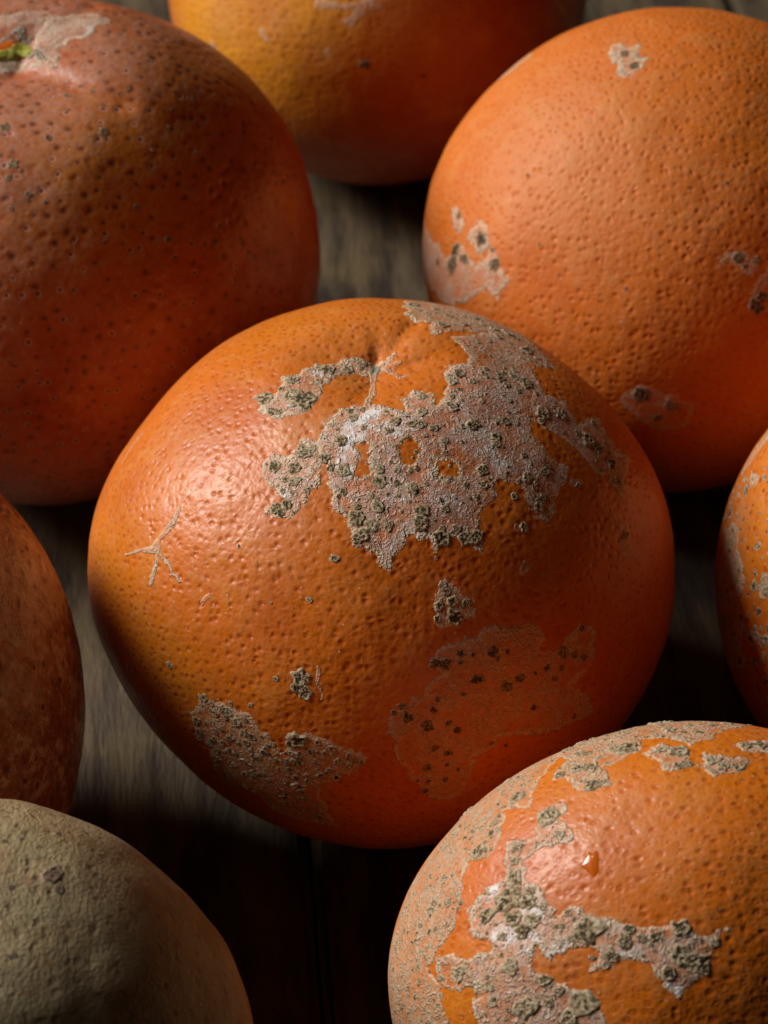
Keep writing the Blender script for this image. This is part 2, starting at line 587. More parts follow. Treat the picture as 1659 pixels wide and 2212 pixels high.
rng = np.random.default_rng(11)
def scab_mesh(s, h, r, seed, relief=1.0, nr=7, ns=20):
    """one corky scab: irregular outline, curled broken rim, pitted middle, following the peel"""
    g = np.random.default_rng(seed)
    sq = g.uniform(.72, 1.0); an = g.uniform(0, math.pi)
    R = np.concatenate([[0], (np.arange(1, nr + 1) / nr)])
    pts = []
    uvs = [h]
    rr = [0.0]
    for k in range(1, nr + 1):
        for j in range(ns):
            ph = 2 * math.pi * (j + .5 * (k % 2)) / ns
            uvs.append([R[k] * math.cos(ph), R[k] * math.sin(ph)]); rr.append(R[k])
    loc = np.array(uvs); loc[0] = 0; rr = np.array(rr)
    pn = np.concatenate([loc, np.full((len(loc), 1), seed * 1.37 % 50)], 1)
    ang = np.arctan2(loc[:, 1], loc[:, 0])
    cir = np.stack([np.cos(ang), np.sin(ang), np.full(len(ang), seed * .77 % 60)], 1)
    out = 1 + .45 * perlin(cir * 1.3) + .34 * perlin(cir * 3.1 + 9)
    cup = g.random() ** 1.6
    L = loc * (out * 1.0)[:, None]
    c_, s_ = math.cos(an), math.sin(an)
    L = L @ np.array([[c_, -s_], [s_, c_]]); L[:, 1] *= sq; L = L @ np.array([[c_, s_], [-s_, c_]])
    uv = h + L * r / s.rpx
    q = s.direction(uv)
    rim = np.exp(-((rr - .72) / .15) ** 2) * np.clip(.10 + .5 * cup + 1.3 * perlin(cir * 1.5 + 4), -.1, 1.2)
    pits = fbm(pn * 3.6, 2)
    cup = cup if g.random() < .4 else cup * .3
    inner = smooth(.75, .2, rr)
    hgt = .55 * smooth(1.0, .78, rr) + .50 * rim - .45 * inner * cup + .85 * pits * smooth(1.0, .8, rr)
    hcm = (hgt * .13 * r / s.pxcm * relief) - .006 * (rr > .99) + .002
    hcm = np.minimum(hcm, .045 * relief + .01)
    p = s.surf(q) + s.normal(q) * hcm[:, None]
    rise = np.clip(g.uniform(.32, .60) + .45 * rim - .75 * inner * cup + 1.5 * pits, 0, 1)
    edge = smooth(.78, .97, rr)
    tr = []; qd = []
    for j in range(ns): tr.append([0, 1 + j, 1 + (j + 1) % ns])
    for k in range(1, nr):
        o0 = 1 + (k - 1) * ns; o1 = 1 + k * ns
        for j in range(ns):
            j2 = (j + 1) % ns
            if k % 2:
                tr.append([o0 + j, o1 + j2, o0 + j2]); tr.append([o0 + j, o1 + j, o1 + j2])
            else:
                tr.append([o0 + j, o1 + j, o0 + j2]); tr.append([o0 + j2, o1 + j, o1 + j2])
    tr = np.array(tr)
    nn = np.cross(p[tr[0, 1]] - p[tr[0, 0]], p[tr[0, 2]] - p[tr[0, 0]])
    if nn @ p[0] < 0: tr = tr[:, ::-1]
    return p, tr, rise, edge

def add_scabs(s, lst, parent, mat, seed0=0, relief=1.0, grow=1.0, name='scab', cap=300):
    lst = sorted(lst, key=lambda t: -t[2])
    rest = []
    for i, t in enumerate(lst):
        h = s.hit([t[0]], [t[1]])[0]
        r = t[2] * grow * float(np.random.default_rng(seed0 * 7 + i).choice([.72, .9, 1.05, 1.35], p=[.25, .3, .3, .15]))
        big = r > 17
        p, tr, a, b = scab_mesh(s, h, r, seed0 + i, relief, 9 if big else 6, 24 if big else 16)
        if i < cap:
            link(name, mesh_np(name, p, None, tr, {'rise': a, 'rim': b}), [mat], parent)
        else:
            rest.append((p, tr, a, b))

def specks(s, n, parent, mat, seed, rmin, rmax, region=None, name='speck', zone=1.35):
    """small scabs strewn over the peel, one object of stuff"""
    g = np.random.default_rng(seed)
    V, T, A, B = [], [], [], []
    off = 0; k = 0; tries = 0
    while k < n and tries < n * 60:
        tries += 1
        uv = g.uniform(-zone, zone, 2)
        if np.linalg.norm(uv) > zone: continue
        if region is not None and not region(uv): continue
        r = rmin + (rmax - rmin) * g.random() ** 2.2
        p, tr, a, b = scab_mesh(s, uv, r, seed + tries, 1.0, 3, 9)
        V.append(p); T.append(tr + off); A.append(a); B.append(b); off += len(p); k += 1
    if not V: return
    o = link(name, mesh_np(name, np.concatenate(V), None, np.concatenate(T), {'rise': np.concatenate(A), 'rim': np.concatenate(B)}), [mat], parent)
    o['kind'] = 'stuff'

def fruit_thing(s, label, group='scarred citrus fruits lying on the wooden boards'):
    e = bpy.data.objects.new('mandarin', None)
    e.empty_display_size = .01
    e.location = Vector((s.c[0] * CM, s.c[1] * CM, s.c[2] * CM))
    e['label'] = label; e['category'] = 'mandarin orange'; e['group'] = group
    col.objects.link(e)
    return e

def settle(s, e):
    e.location.z = -s.lowest * CM + .0002 if abs(s.lowest + s.c[2]) < .25 else e.location.z

def dimple(s, x, y, depth, width, furrows=0, fdepth=.3, phase=0, shoulder=.0):
    h = s.hit([x], [y])[0]
    pole = s.direction(h[None])[0]
    t1 = np.cross(pole, s.u); t1 /= np.linalg.norm(t1); t2 = np.cross(pole, t1)
    def m(q):
        a = np.arccos(np.clip(q @ pole, -1, 1))
        ph = np.arctan2(q @ t2, q @ t1)
        r = -depth * np.exp(-(a / width) ** 1.35)
        if furrows:
            r = r - fdepth * depth * np.maximum(np.cos(furrows * ph + phase + 1.5 * np.sin(ph)), 0) ** 2 * np.exp(-((a - width * .9) / (width * .9)) ** 2) * smooth(0, width * .5, a)
        if shoulder:
            r = r + shoulder * np.exp(-((a - width * 2.1) / (width * .9)) ** 2)
        return r
    s.mods.append(m)
    return pole, h

def crease(s, pts, depth, width):
    h = s.hit([p[0] for p in pts], [p[1] for p in pts])
    def m(q):
        uv = s.uv(q)
        sd = -line_sdf(uv, h, 0)
        return -depth * np.exp(-(np.maximum(sd, 0) / width) ** 2) * 1.0
    s.mods.append(m)

scabm = scab_material('corky_scab')
scab_dim = scab_material('dull_scab', (.44, .28, .16), (.25, .15, .075), (.085, .052, .03))

# ================================================================ CENTRE FRUIT
C = Fruit(822, 1231, 628, .938, 1, .022, 1)
pole, ph = dimple(C, 806, 786, .070, .14, 4, .14, .4, .014)
crease(C, [(812, 785), (850, 745), (890, 700)], .016, .045)
def flat_side(s, x, y, depth, width):
    k = s.direction(s.hit0([(x, y)]))[0]
    s.mods.append(lambda q: -depth * np.exp(-(np.arccos(np.clip(q @ k, -1, 1)) / width) ** 2))
flat_side(C, 330, 1720, .040, .55)
flat_side(C, 1200, 700, .012, .30)
flat_side(C, 300, 880, .010, .25)
cA = [(555,865),(590,850),(615,815),(650,812),(680,790),(735,783),(800,786),(850,766),(840,800),(795,812),(740,815),(700,832),(690,860),(660,890),(600,905),(570,890)]
cMain = [(722,890),(760,872),(800,870),(830,882),(870,895),(890,845),(925,850),(940,880),(960,860),(962,805),(990,792),(1012,790),(1030,765),(1000,745),(1060,728),(1130,745),(1195,795),(1150,800),(1170,850),(1225,870),(1240,920),(1285,905),(1330,970),(1360,1000),(1340,1080),(1310,1035),(1270,1010),(1240,965),(1190,932),(1155,912),(1150,950),(1180,985),(1220,1010),(1220,1050),(1180,1120),(1150,1105),(1130,1060),(1080,1045),(1050,1080),(1025,1110),(1045,1170),(1030,1195),(990,1162),(940,1200),(925,1170),(880,1155),(860,1190),(835,1225),(810,1195),(770,1180),(750,1120),(715,1080),(700,1010),(688,960),(700,925)]
cTop = [(875,650),(900,640),(960,645),(1040,665),(1100,695),(1150,730),(1195,795),(1150,785),(1105,735),(1050,717),(990,717),(940,724),(935,700),(880,682)]
cD = [(568,1005),(590,985),(620,990),(655,955),(688,960),(695,1005),(680,1060),(650,1088),(630,1125),(590,1122),(573,1100),(610,1080),(590,1050),(568,1035)]
cE = [(950,1258),(975,1280),(1020,1288),(1027,1330),(990,1358),(950,1348),(936,1300)]
cF = [(930,1420),(950,1400),(1000,1385),(1080,1355),(1172,1358),(1165,1400),(1200,1402),(1230,1380),(1255,1355),(1285,1370),(1278,1440),(1240,1480),(1290,1530),(1200,1580),(1080,1600),(1030,1640),(1000,1722),(930,1722),(890,1690),(870,1625),(842,1580),(860,1530),(910,1505),(950,1470)]
cG = [(425,1488),(445,1515),(500,1528),(550,1555),(578,1600),(605,1625),(632,1588),(682,1588),(735,1610),(795,1640),(740,1680),(690,1700),(700,1750),(725,1790),(610,1762),(540,1710),(490,1700),(455,1660),(462,1620),(430,1600),(405,1543),(425,1548)]
cRim = [(1330,890),(1365,915),(1400,965),(1408,985),(1380,965),(1345,920)]
holes = [[(854,958),(885,950),(904,975),(893,1003),(868,1000)], [(930,988),(965,995),(993,1015),(980,1044),(945,1035)], [(775,960),(800,955),(806,1000),(795,1037),(775,1030),(783,990)]]
def arc(cx, cy): return (cx, cy)
whites_c = [(870,920,60,.40),(960,1080,70,.38),(850,1090,55,.38),(1010,920,60,.32),(900,1170,50,.38),(1080,860,60,.3),(1140,1010,60,.32),(620,1080,45,.35),(970,1160,40,.3),(830,1190,35,.35),(750,990,30,1.0),(777,925,32,1.0),(800,893,22,.9),(765,1010,28,.9),(860,935,22,.5),(640,870,16,.6),(690,1000,20,.5),(765,960,26,1.0),(772,1005,20,.9),(790,920,16,.7),(1080,1010,40,.45),(1010,890,26,.35),(900,1150,45,.35),(1050,980,30,.4),(1180,1000,30,.3),(640,860,20,.55),(690,812,22,.45),(640,965,25,.4),(820,1130,40,.25)]
fC = make_fields(
    patches=[(cA, 1, .45), (cMain, 1, .12), (cTop, 1, .8), (cD, 1, .2), (cE, .6, .7), (cF, .64, .95), (cG, .80, 1.0), (cRim, .7, .6),
             ([(970,735),(1060,722),(1140,740),(1170,790),(1080,800),(1030,780)], .85, .9),
             ([(1335,1140),(1362,1140),(1368,1200),(1350,1215),(1338,1180)], .5, .6)],
    lines=[([(343,1193), (315,1196), (275,1197)], 5, 1, .8), ([(343,1193), (335,1225), (323,1262)], 5, 1, .8), ([(343,1193), (362,1225), (385,1262)], 3, .9, .7),
           ([(343,1193), (362,1145), (387,1098)], 5, .95, .7), ([(343,1186), (343,1200)], 14, 1, .8),
           ([(802,812), (804,840), (795,882)], 8, .9, .8), ([(876,968), (876,990)], 5, .8, .2), ([(866,973), (888,973)], 3, .8, .2),
           ([(840,795), (870,785)], 5, .9, .8), ([(830,800), (880,812)], 3, .7, .8),
           ([(440,1305), (458,1290)], 4, .5, .3),
           ([(682,1440), (684,1470), (700,1520)], 2.5, .6, .6), ([(1140,1220), (1132,1240)], 4, .4, .5),
           ([(258,1000), (285,955), (300,940)], 5, .8, .8), ([(1240,1050), (1262,1050)], 7, .5, .5), ([(1120,1145), (1140,1145)], 8, .5, .5)],
    whites=whites_c, holes=holes,
    yellows=[(230,1230,190,.55), (330,1420,180,.45), (400,1480,80,.5), (350,1000,160,.2), (620,700,220,.35)],
    pinks=[(500,1080,120,.04), (630,920,90,.40), (430,960,120,.08), (620,1060,120,.15), (800,760,160,.18), (700,950,80,.5), (700,760,100,.15)])
eC = fruit_thing(C, 'large middle mandarin with dimpled top and broad silvery pink scab patch')
mC = peel_material('peel_centre', gland=0, pores=1.0, pore_scale=7.8, mottle=.40)
C.build(560, fC, 'peel', eC, mC)
z3 = [(1102,525,40),(960,620,45),(1000,690,35),(1100,600,50),(1150,630,50),(1210,610,20),(1045,570,18),(1240,460,22),(1290,470,28),(1390,470,38),(1450,460,20),(1240,530,28),(1005,975,50),(1110,980,30),(1160,900,40),(1205,880,22),(1065,1040,28),(1110,1050,32),(1050,1100,20),(1100,1110,18),(1175,1100,18),(1010,1190,32),(1070,1170,30),(1040,1210,22),(1400,685,22),(1415,720,30),(1465,680,28),(1355,840,42),(1265,930,25),(1300,975,22),(1365,995,30),(1365,1105,28),(1470,770,25),(1635,740,35),(1600,785,20),(1555,990,22),(1550,1050,38),(1510,1125,25),(1435,1180,22),(1435,1240,30),(1510,1280,45),(1545,1180,32),(1600,1280,28),(1380,1210,15),(1450,1340,30)]
z4 = [(280,130,35),(300,165,25),(390,150,25),(460,190,30),(540,185,30),(600,190,25),(430,240,40),(540,235,30),(640,230,25),(700,250,35),(770,270,40),(720,300,20),(870,370,40),(920,410,35),(970,450,30),(880,420,20),(510,490,35),(580,530,28),(480,530,30),(640,490,15),(730,520,25),(760,550,25),(800,510,30),(860,540,40),(820,580,20),(320,610,30),(320,690,28),(475,610,22),(480,660,35),(270,750,25),(320,755,25),(385,775,28),(585,760,42),(705,820,28),(710,855,20),(750,740,30),(950,700,30),(1040,700,48),(940,740,22),(1210,750,30),(1180,830,45),(1130,800,25),(1240,890,30),(1300,960,45),(1340,1050,30),(105,985,22),(270,1090,32),(95,1185,30),(320,1210,38),(315,1270,30),(440,1195,25),(420,1350,40),(425,1300,18),(500,1300,35),(550,1350,35),(600,1340,30),(635,995,32),(640,1070,32),(600,1130,18),(440,905,20),(440,840,20),(865,1030,30),(905,1085,22),(930,1180,38),(950,1130,25),(850,915,22),(1375,1330,32),(850,1290,20),(1130,1070,20),(800,1130,15),(960,1000,20)]
z6 = [(430,350,25),(450,380,22),(480,430,30),(490,510,38),(400,520,18),(550,440,22),(410,450,18)]
z6d = [(390,750,25),(440,750,22),(520,700,32),(520,745,22),(585,705,12),(690,690,25),(715,725,15),(765,690,14),(605,830,50),(535,910,15),(760,870,35),(830,830,20),(910,800,14),(970,775,20),(1045,775,14),(1055,690,28),(1150,570,18),(1110,710,20),(1160,720,18),(405,935,20),(380,990,28),(215,970,22),(250,1030,28),(175,1005,18),(350,1075,25),(460,1060,22),(505,1095,28),(390,1190,24),(350,1290,28),(300,1360,14),(355,1360,16),(450,1275,18),(460,1215,16),(510,1300,18),(440,1350,22),(340,1410,18),(680,1165,18),(755,1175,12),(1110,1025,22),(900,980,18),(1010,830,18)]
z5 = [(640,930,40),(605,1045,35),(680,960,25),(700,1010,28),(740,990,22),(780,960,20),(810,1055,30),(770,1010,20),(700,1100,28),(775,1135,20),(740,1165,20),(675,1165,22),(850,1110,24),(890,1130,24),(860,1160,22),(620,1110,25),(710,1290,32),(770,1350,28),(900,1320,22),(840,1330,18),(1125,1150,45),(1195,1210,24),(1230,1160,22),(1305,1190,22),(1395,1230,26),(1335,1260,22),(1295,1300,20),(1140,1265,28),(1130,1390,30),(1180,1360,20),(1330,1340,24),(1460,1265,20),(900,1210,12),(930,1240,12),(1000,1170,20),(1150,825,48),(1130,880,42),(1170,905,30),(465,760,28),(1190,420,18),(1318,207,17),(1015,830,14),(885,965,14),(990,437,9),(825,143,12)]
add_scabs(C, zoomed(z3, 200, 700, 2.074) + zoomed(z4, 900, 700, 2.074) + zoomed(z6, 900, 1300, 2.074) + zoomed(z5, 200, 1300, 2.074), eC, scabm, 100, .9, 1.15)
add_scabs(C, zoomed(z6d, 900, 1300, 2.074), eC, scab_dim, 900, .35, 1.2, name='dark_scab')
# the smooth grey button left by the stalk
hb = C.hit([813], [802])[0]
p, tr, a, b = scab_mesh(C, hb, 13, 5, .5, 6, 18)
link('stalk_scar', mesh_np('stalk_scar', p, None, tr), [simple_material('grey_button', (.17, .16, .13), (.25, .23, .19), 20, .6, .005)], eC)
hA = [C.hit([x for x, y in pl], [y for x, y in pl]) for pl in (cMain, cTop, cD, cA)]
def inside_c(uv):
    return any(poly_sdf(np.array([uv]), h)[0] > .01 for h in hA)
specks(C, 300, eC, scabm, 4000, 3.0, 10, inside_c, 'small_scabs')
hG = C.hit([x for x, y in cG], [y for x, y in cG])
specks(C, 170, eC, scabm, 4400, 4.0, 13, lambda uv: poly_sdf(np.array([uv]), hG)[0] > .008, 'small_scabs')

# ================================================================ BOTTOM RIGHT
B = Fruit(1500, 2127, 660, .871, .74, .020, 2)
def Z7(l): return zoomed(l, 960, 1760, 1.728)
bArm = Z7([(660,470),(765,435),(765,500),(830,575),(780,620),(730,610),(640,640),(600,680),(612,760),(660,800),(735,880),(725,920),(800,890),(880,930),(980,940),(1020,960),(1100,970),(1200,960),(1250,930),(1320,950),(1380,1010),(1470,1000),(1420,1060),(1415,1170),(1310,1190),(1270,1270),(1200,1250),(1150,1180),(1130,1120),(1080,1095),(1010,1080),(990,1140),(880,1180),(865,1150),(940,1100),(930,1050),(860,1055),(780,1080),(720,1115),(650,1085),(640,1150),(760,1210),(920,1260),(950,1382),(880,1500),(420,1500),(400,1230),(300,1260),(240,1210),(230,1110),(300,1085),(360,1115),(480,1085),(450,1020),(390,1000),(370,900),(430,800),(510,770),(535,700),(515,600),(600,590),(670,550)])
bLeft = Z7([(10,1300),(10,1150),(40,950),(110,800),(200,600),(330,420),(520,270),(700,220),(760,240),(660,330),(640,400),(610,450),(520,470),(500,560),(440,680),(360,700),(330,800),(330,900),(270,1000),(200,1140),(250,1240),(280,1382),(330,1600),(60,1600)])
bTop = Z7([(700,215),(780,165),(860,130),(1000,105),(1250,60),(1600,80),(1520,125),(1400,160),(1330,200),(1250,160),(1120,170),(1110,215),(1000,270),(940,290),(980,360),(860,385),(830,345),(735,330),(790,260)])
bTR = Z7([(1130,230),(1180,190),(1320,210),(1340,290),(1250,310),(1150,260)])
bT2 = Z7([(1370,235),(1560,260),(1560,310),(1420,335),(1370,290)])
bT3 = Z7([(1530,180),(1700,165),(1700,230),(1560,212)])
bS = Z7([(480,380),(560,370),(640,370),(620,440),(540,460)])
fB = make_fields(patches=[(bArm, 1, .25), (bLeft, .86, .85), (bTop, .95, .75), (bTR, .9, .5), (bT2, .8, .4), (bT3, .9, .6), (bS, .9, .7)],
    whites=[(x, y, r, a) for (x, y, r), a in zip(Z7([(640,900,70),(520,1000,60),(620,1020,60),(470,820,60),(720,520,50),(1050,1060,60),(600,720,40),(1250,1240,50),(760,1080,60),(800,600,40)]), [.55,.9,.8,.6,.45,.4,.35,.6,.5,.5])],
    holes=[Z7([(640,1050),(700,1100),(720,1115),(860,1060),(900,1110),(860,1180),(760,1190),(640,1140)])],
    yellows=[(1250, 1660, 200, .3), (1000, 2150, 120, .4), (1150, 2280, 160, .25), (1500, 1640, 200, .3)], pinks=[(1330, 1800, 200, .25), (1270, 2000, 120, .25), (1150, 2060, 140, .3)])
eB = fruit_thing(B, 'bottom right mandarin with corky crust down its left side and a glossy juice bead')
B.build(520, fB, 'peel', eB, peel_material('peel_front', gland=.003, pore_scale=7.8, pores=1.0))
z7 = [(710,490,50),(755,570,45),(660,610,22),(570,630,45),(565,685,28),(560,760,42),(530,850,50),(620,860,38),(630,820,25),(690,880,30),(440,920,45),(555,935,40),(640,940,35),(600,990,28),(515,1010,22),(795,910,20),(880,980,45),(940,970,30),(805,1020,28),(770,965,15),(1040,1030,35),(1060,980,25),(1110,1020,25),(1170,1010,30),(1280,975,32),(1280,1090,45),(1230,1170,45),(1340,1110,40),(1430,1040,35),(1380,1150,30),(980,1100,28),(960,1130,24),(900,1105,15),(550,1145,30),(690,1200,38),(450,1230,32),(470,1295,18),(610,1320,40),(710,1300,25),(750,1250,20),(850,1300,40),(800,1360,35),(540,1330,18),(320,1170,30),(240,1190,20),(145,960,18),(160,1080,18),(210,860,25),(270,860,25),(215,980,20),(270,960,22),(305,830,20),(405,640,32),(380,550,28),(420,500,30),(470,520,24),(460,560,22),(575,410,34),(530,340,28),(350,460,30),(330,490,24),(300,560,30),(260,620,28),(290,740,24),(250,760,22),(840,290,50),(900,290,45),(760,320,28),(900,360,40),(940,350,20),(800,210,35),(840,230,30),(880,230,25),(900,160,35),(850,170,35),(780,190,30),(1000,210,40),(1050,210,40),(1020,140,35),(1080,190,30),(950,150,22),(1090,110,25),(1180,80,40),(1220,75,35),(1230,130,30),(1200,220,38),(1270,230,40),(1310,280,30),(1270,290,25),(1360,140,35),(1290,140,22),(1420,110,30),(1480,100,30),(1420,260,38),(1460,290,30),(1520,290,35),(1550,280,22),(1420,310,25),(1620,190,40),(1560,190,25),(1580,100,20)]
add_scabs(B, Z7(z7), eB, scabm, 2000, .9, 1.2)
hL = B.hit([x for x, y in bLeft], [y for x, y in bLeft]); hAr = B.hit([x for x, y in bArm], [y for x, y in bArm]); hTp = B.hit([x for x, y in bTop], [y for x, y in bTop])
specks(B, 420, eB, scabm, 5000, 4, 13, lambda uv: poly_sdf(np.array([uv]), hL)[0] > 0 or poly_sdf(np.array([uv]), hTp)[0] > 0, 'small_scabs')
specks(B, 200, eB, scabm, 5600, 3, 9, lambda uv: poly_sdf(np.array([uv]), hAr)[0] > .01, 'small_scabs')

# ================================================================ TOP RIGHT
R2 = Fruit(1453, 540, 540, .963, 1, .022, 3)
def Z2(l): return zoomed(l, 960, 0, 1.728)
t1 = Z2([(965,235),(1000,200),(1050,190),(1080,205),(1115,210),(1105,250),(1145,262),(1115,300),(1100,320),(1040,330),(1020,290),(980,270)])
t2 = Z2([(440,360),(500,280),(560,235),(620,215),(625,240),(560,290),(500,340),(450,372)])
t3 = Z2([(300,900),(330,895),(350,960),(335,1020),(310,990)])
t4 = Z2([(385,1000),(420,960),(455,1010),(465,1080),(410,1100),(385,1050)])
t5 = Z2([(160,950),(200,1040),(270,1110),(320,1050),(350,1080),(400,1150),(450,1120),(470,1060),(530,1210),(500,1290),(430,1230),(380,1280),(300,1330),(200,1250),(165,1150)])
t6 = [(1345,860),(1390,830),(1440,850),(1500,880),(1490,920),(1420,930),(1370,900)]
t7 = Z2([(1445,1150),(1500,1080),(1560,1090),(1600,1140),(1580,1170),(1530,1130)])
t8 = [(1618,640),(1659,560),(1700,560),(1700,680),(1640,672)]
fR2 = make_fields(patches=[(t1, 1, .55), (t2, .8, .8), (t3, .8, .5), (t4, .8, .5), (t5, .75, .35), (t6, .45, .5), (t7, .6, .5), (t8, .4, .7)],
    yellows=[(1150, 300, 260, .15)], pinks=[(1200, 250, 320, .24), (1300, 400, 300, .16), (1040, 560, 120, .25)])
eR2 = fruit_thing(R2, 'pimply orange mandarin at the top right with one small tan scar on its crown')
R2.build(430, fR2, 'peel', eR2, peel_material('peel_pimply', pores=1.15, pore_scale=7.4, bloom=.16, coat=.0, rough=.58, spec=.3, base=(.64,.148,.007), red=(.54,.095,.004)))
add_scabs(R2, Z2([(1040,240,42),(1080,290,20),(1530,1110,25),(1560,1150,18),(1610,1120,18),(320,930,22),(420,1030,28),(310,1085,34),(300,1140,60),(350,1120,40),(480,1140,28),(470,1080,18),(230,1130,30),(345,585,14),(1480,790,8),(615,755,8),(665,1055,9),(740,570,7)]) + [(1645,640,20),(1632,660,14),(1385,850,22),(1450,875,18),(1420,900,12),(1352,624,7)], eR2, scab_dim, 3000, .35, name='scab')

# ================================================================ TOP LEFT
L2 = Fruit(102, 546, 590, .934, 1, .028, 4)
poleL, hPL = dimple(L2, 20, 118, .12, .22, 3, .12, 1.9, .02)
crease(L2, [(40, 150), (110, 165), (190, 205), (260, 225)], .016, .05)
crease(L2, [(60, 95), (130, 60), (200, 20)], .012, .05)
def Z8(l): return zoomed(l, 0, 0, 4.1475)
l1 = Z8([(420,640),(400,560),(340,480),(350,400),(480,270),(620,190),(860,170),(1040,190),(1150,230),(1100,280),(1000,300),(960,400),(800,430),(640,490),(600,620),(540,690)])
l2 = Z8([(-200,700),(0,690),(200,640),(420,650),(560,720),(300,700),(100,760),(-200,820)])
l3 = Z8([(0,200),(150,180),(300,150),(500,130),(620,150),(450,250),(250,280),(100,300),(0,320)])
def baseL(s, uv, q, res):
    res['veil'] = res['veil']
fL2 = make_fields(patches=[(l1, .80, .55), (l2, .8, .6), (l3, .45, .4)],
    whites=[(160, 100, 30, .9), (135, 135, 20, .9), (205, 75, 30, .55), (230, 60, 20, .4), (30, 165, 30, .3)],
    yellows=[(240, 410, 190, .55), (420, 160, 170, .35), (100, 470, 110, .4), (300, 150, 130, .2)],
    pinks=[(90, 50, 150, .7), (60, 240, 150, .5), (230, 120, 130, .5), (20, 560, 120, .2), (30, 420, 110, .3), (300, 60, 140, .3), (-80, 200, 200, .5)], warp=.8)
eL2 = fruit_thing(L2, 'speckled mandarin at the top left with an open yellow green stem cavity and dark pores')
L2.build(440, fL2, 'peel', eL2, peel_material('peel_speckled', filmc=(.42, .235, .18), base=(.44, .090, .004), red=(.27, .032, .002), pores=1.0, pore_scale=4.6, dark_pores=.66, bloom=.16, rough=.42, speckle=.22, coat=.08))
add_scabs(L2, zoomed([(835,440,20),(595,212,14),(450,578,28),(552,400,13),(512,415,12),(400,405,18),(345,385,14),(290,420,14),(430,322,14),(60,720,24),(38,780,20),(125,850,18),(198,885,10),(20,560,26),(730,562,16),(1078,428,13),(745,482,12),(210,605,14),(660,660,12),(755,270,10),(305,20,14),(360,42,10),(660,95,9),(590,905,12),(972,948,10),(730,1045,16),(455,1052,14),(275,998,12),(930,1055,14),(1042,1040,14),(1118,1072,12),(1225,790,12),(1250,575,14),(50,912,10)], 0, 0, 1.728), eL2, scab_dim, 6000, .5, 1.0, 'scab')
# stem cavity: orange lining, yellow green seat, pale crumbling margin
greenm = simple_material('green_seat', (.34, .36, .035), (.52, .50, .09), 9, .55, .03, .2)
liningm = simple_material('orange_lining', (.62, .15, .008), (.50, .09, .005), 6, .4, .01, .2)
crumbm = scab_material('pale_crumb', (.66, .58, .47), (.42, .34, .25), (.16, .12, .085))
def cap(s, pts, name, mat, lift, thick=.02):
    h = s.hit([p[0] for p in pts], [p[1] for p in pts])
    cen = h.mean(0)
    n = len(h); V = [cen]
    K = 6
    hh = []
    for k in range(1, K + 1):
        for p_ in h: V.append(cen + (p_ - cen) * k / K)
    V = np.array(V)
    q = s.direction(V)
    e = np.concatenate([[0]] + [np.full(n, k / K) for k in range(1, K + 1)])
    hg = lift * (1 - e ** 3) + thick * fbm(q * 40, 2)
    P = s.surf(q) + s.normal(q) * (hg - .012 * (e > .99))[:, None]
    tr = [[0, 1 + j, 1 + (j + 1) % n] for j in range(n)]
    for k in range(1, K):
        a_, b_ = 1 + (k - 1) * n, 1 + k * n
        for j in range(n):
            j2 = (j + 1) % n
            tr += [[a_ + j, b_ + j, b_ + j2], [a_ + j, b_ + j2, a_ + j2]]
    tr = np.array(tr)
    nn = np.cross(P[tr[0, 1]] - P[tr[0, 0]], P[tr[0, 2]] - P[tr[0, 0]])
    if nn @ P[0] < 0: tr = tr[:, ::-1]
    return link(name, mesh_np(name, P, None, tr), [mat], eL2)
def dens(pts, m=5):
    out = []
    for i in range(len(pts)):
        a_, b_ = np.array(pts[i]), np.array(pts[(i + 1) % len(pts)])
        for k in range(m): out.append(tuple(a_ + (b_ - a_) * k / m))
    return out
cap(L2, dens(Z8([(-300,520),(0,500),(110,445),(190,470),(190,520),(100,570),(0,610),(-300,640)])), 'cavity_lining', liningm, .02, .004)
cap(L2, dens(Z8([(-300,600),(0,580),(120,545),(200,490),(270,475),(340,500),(350,560),(290,620),(180,645),(0,665),(-300,700)])), 'stem_seat', greenm, .05, .02)
cr = Z8([(20,460,34),(60,425,34),(95,410,26),(150,370,30),(190,360,36),(225,375,34),(240,420,40),(200,430,30),(270,460,30),(310,455,28),(320,410,22),(370,560,40),(330,600,34),(400,590,36),(300,625,26),(380,510,26),(430,620,28),(480,640,30),(470,550,24),(-40,480,36),(-100,500,40),(420,520,22),(345,575,26),(250,375,22)])
add_scabs(L2, cr, eL2, crumbm, 7000, 1.6, 1.15, 'cavity_crumb')

# ================================================================ TOP CENTRE (behind)
T1 = Fruit(818, -30, 455, .95, 1, .018, 5)
fT = make_fields(patches=[([(1270,-20),(1270,100),(1230,60),(1190,-20)], .8, .2)],
    yellows=[(450, 60, 210, 1.0), (560, 130, 220, .8), (700, 0, 200, .9), (650, 250, 150, .25)],
    pinks=[(820, 5, 90, .35), (480, 40, 60, .3), (600, 50, 60, .25), (700, 110, 60, .2), (1230, 20, 90, .5)],
    lines=[([(565,70), (575,90)], 6, .5, .1), ([(455,95), (470,110)], 6, .5, .1), ([(690,15), (760,12), (810,8)], 7, .5, .1), ([(760,50), (790,20), (815,15)], 8, .5, .1), ([(705,115), (712,128)], 6, .5, .1)])
eT = fruit_thing(T1, 'furthest back mandarin, yellow orange on the left and red orange on the right')
T1.build(240, fT, 'peel', eT, peel_material('peel_back', base=(.48, .080, .004), red=(.42, .058, .003), yellow=(.76, .30, .008), bloom=.06, speckle=.12))
add_scabs(T1, [(786, 143, 13), (915, 168, 8)], eT, scab_dim, 7600, .5)

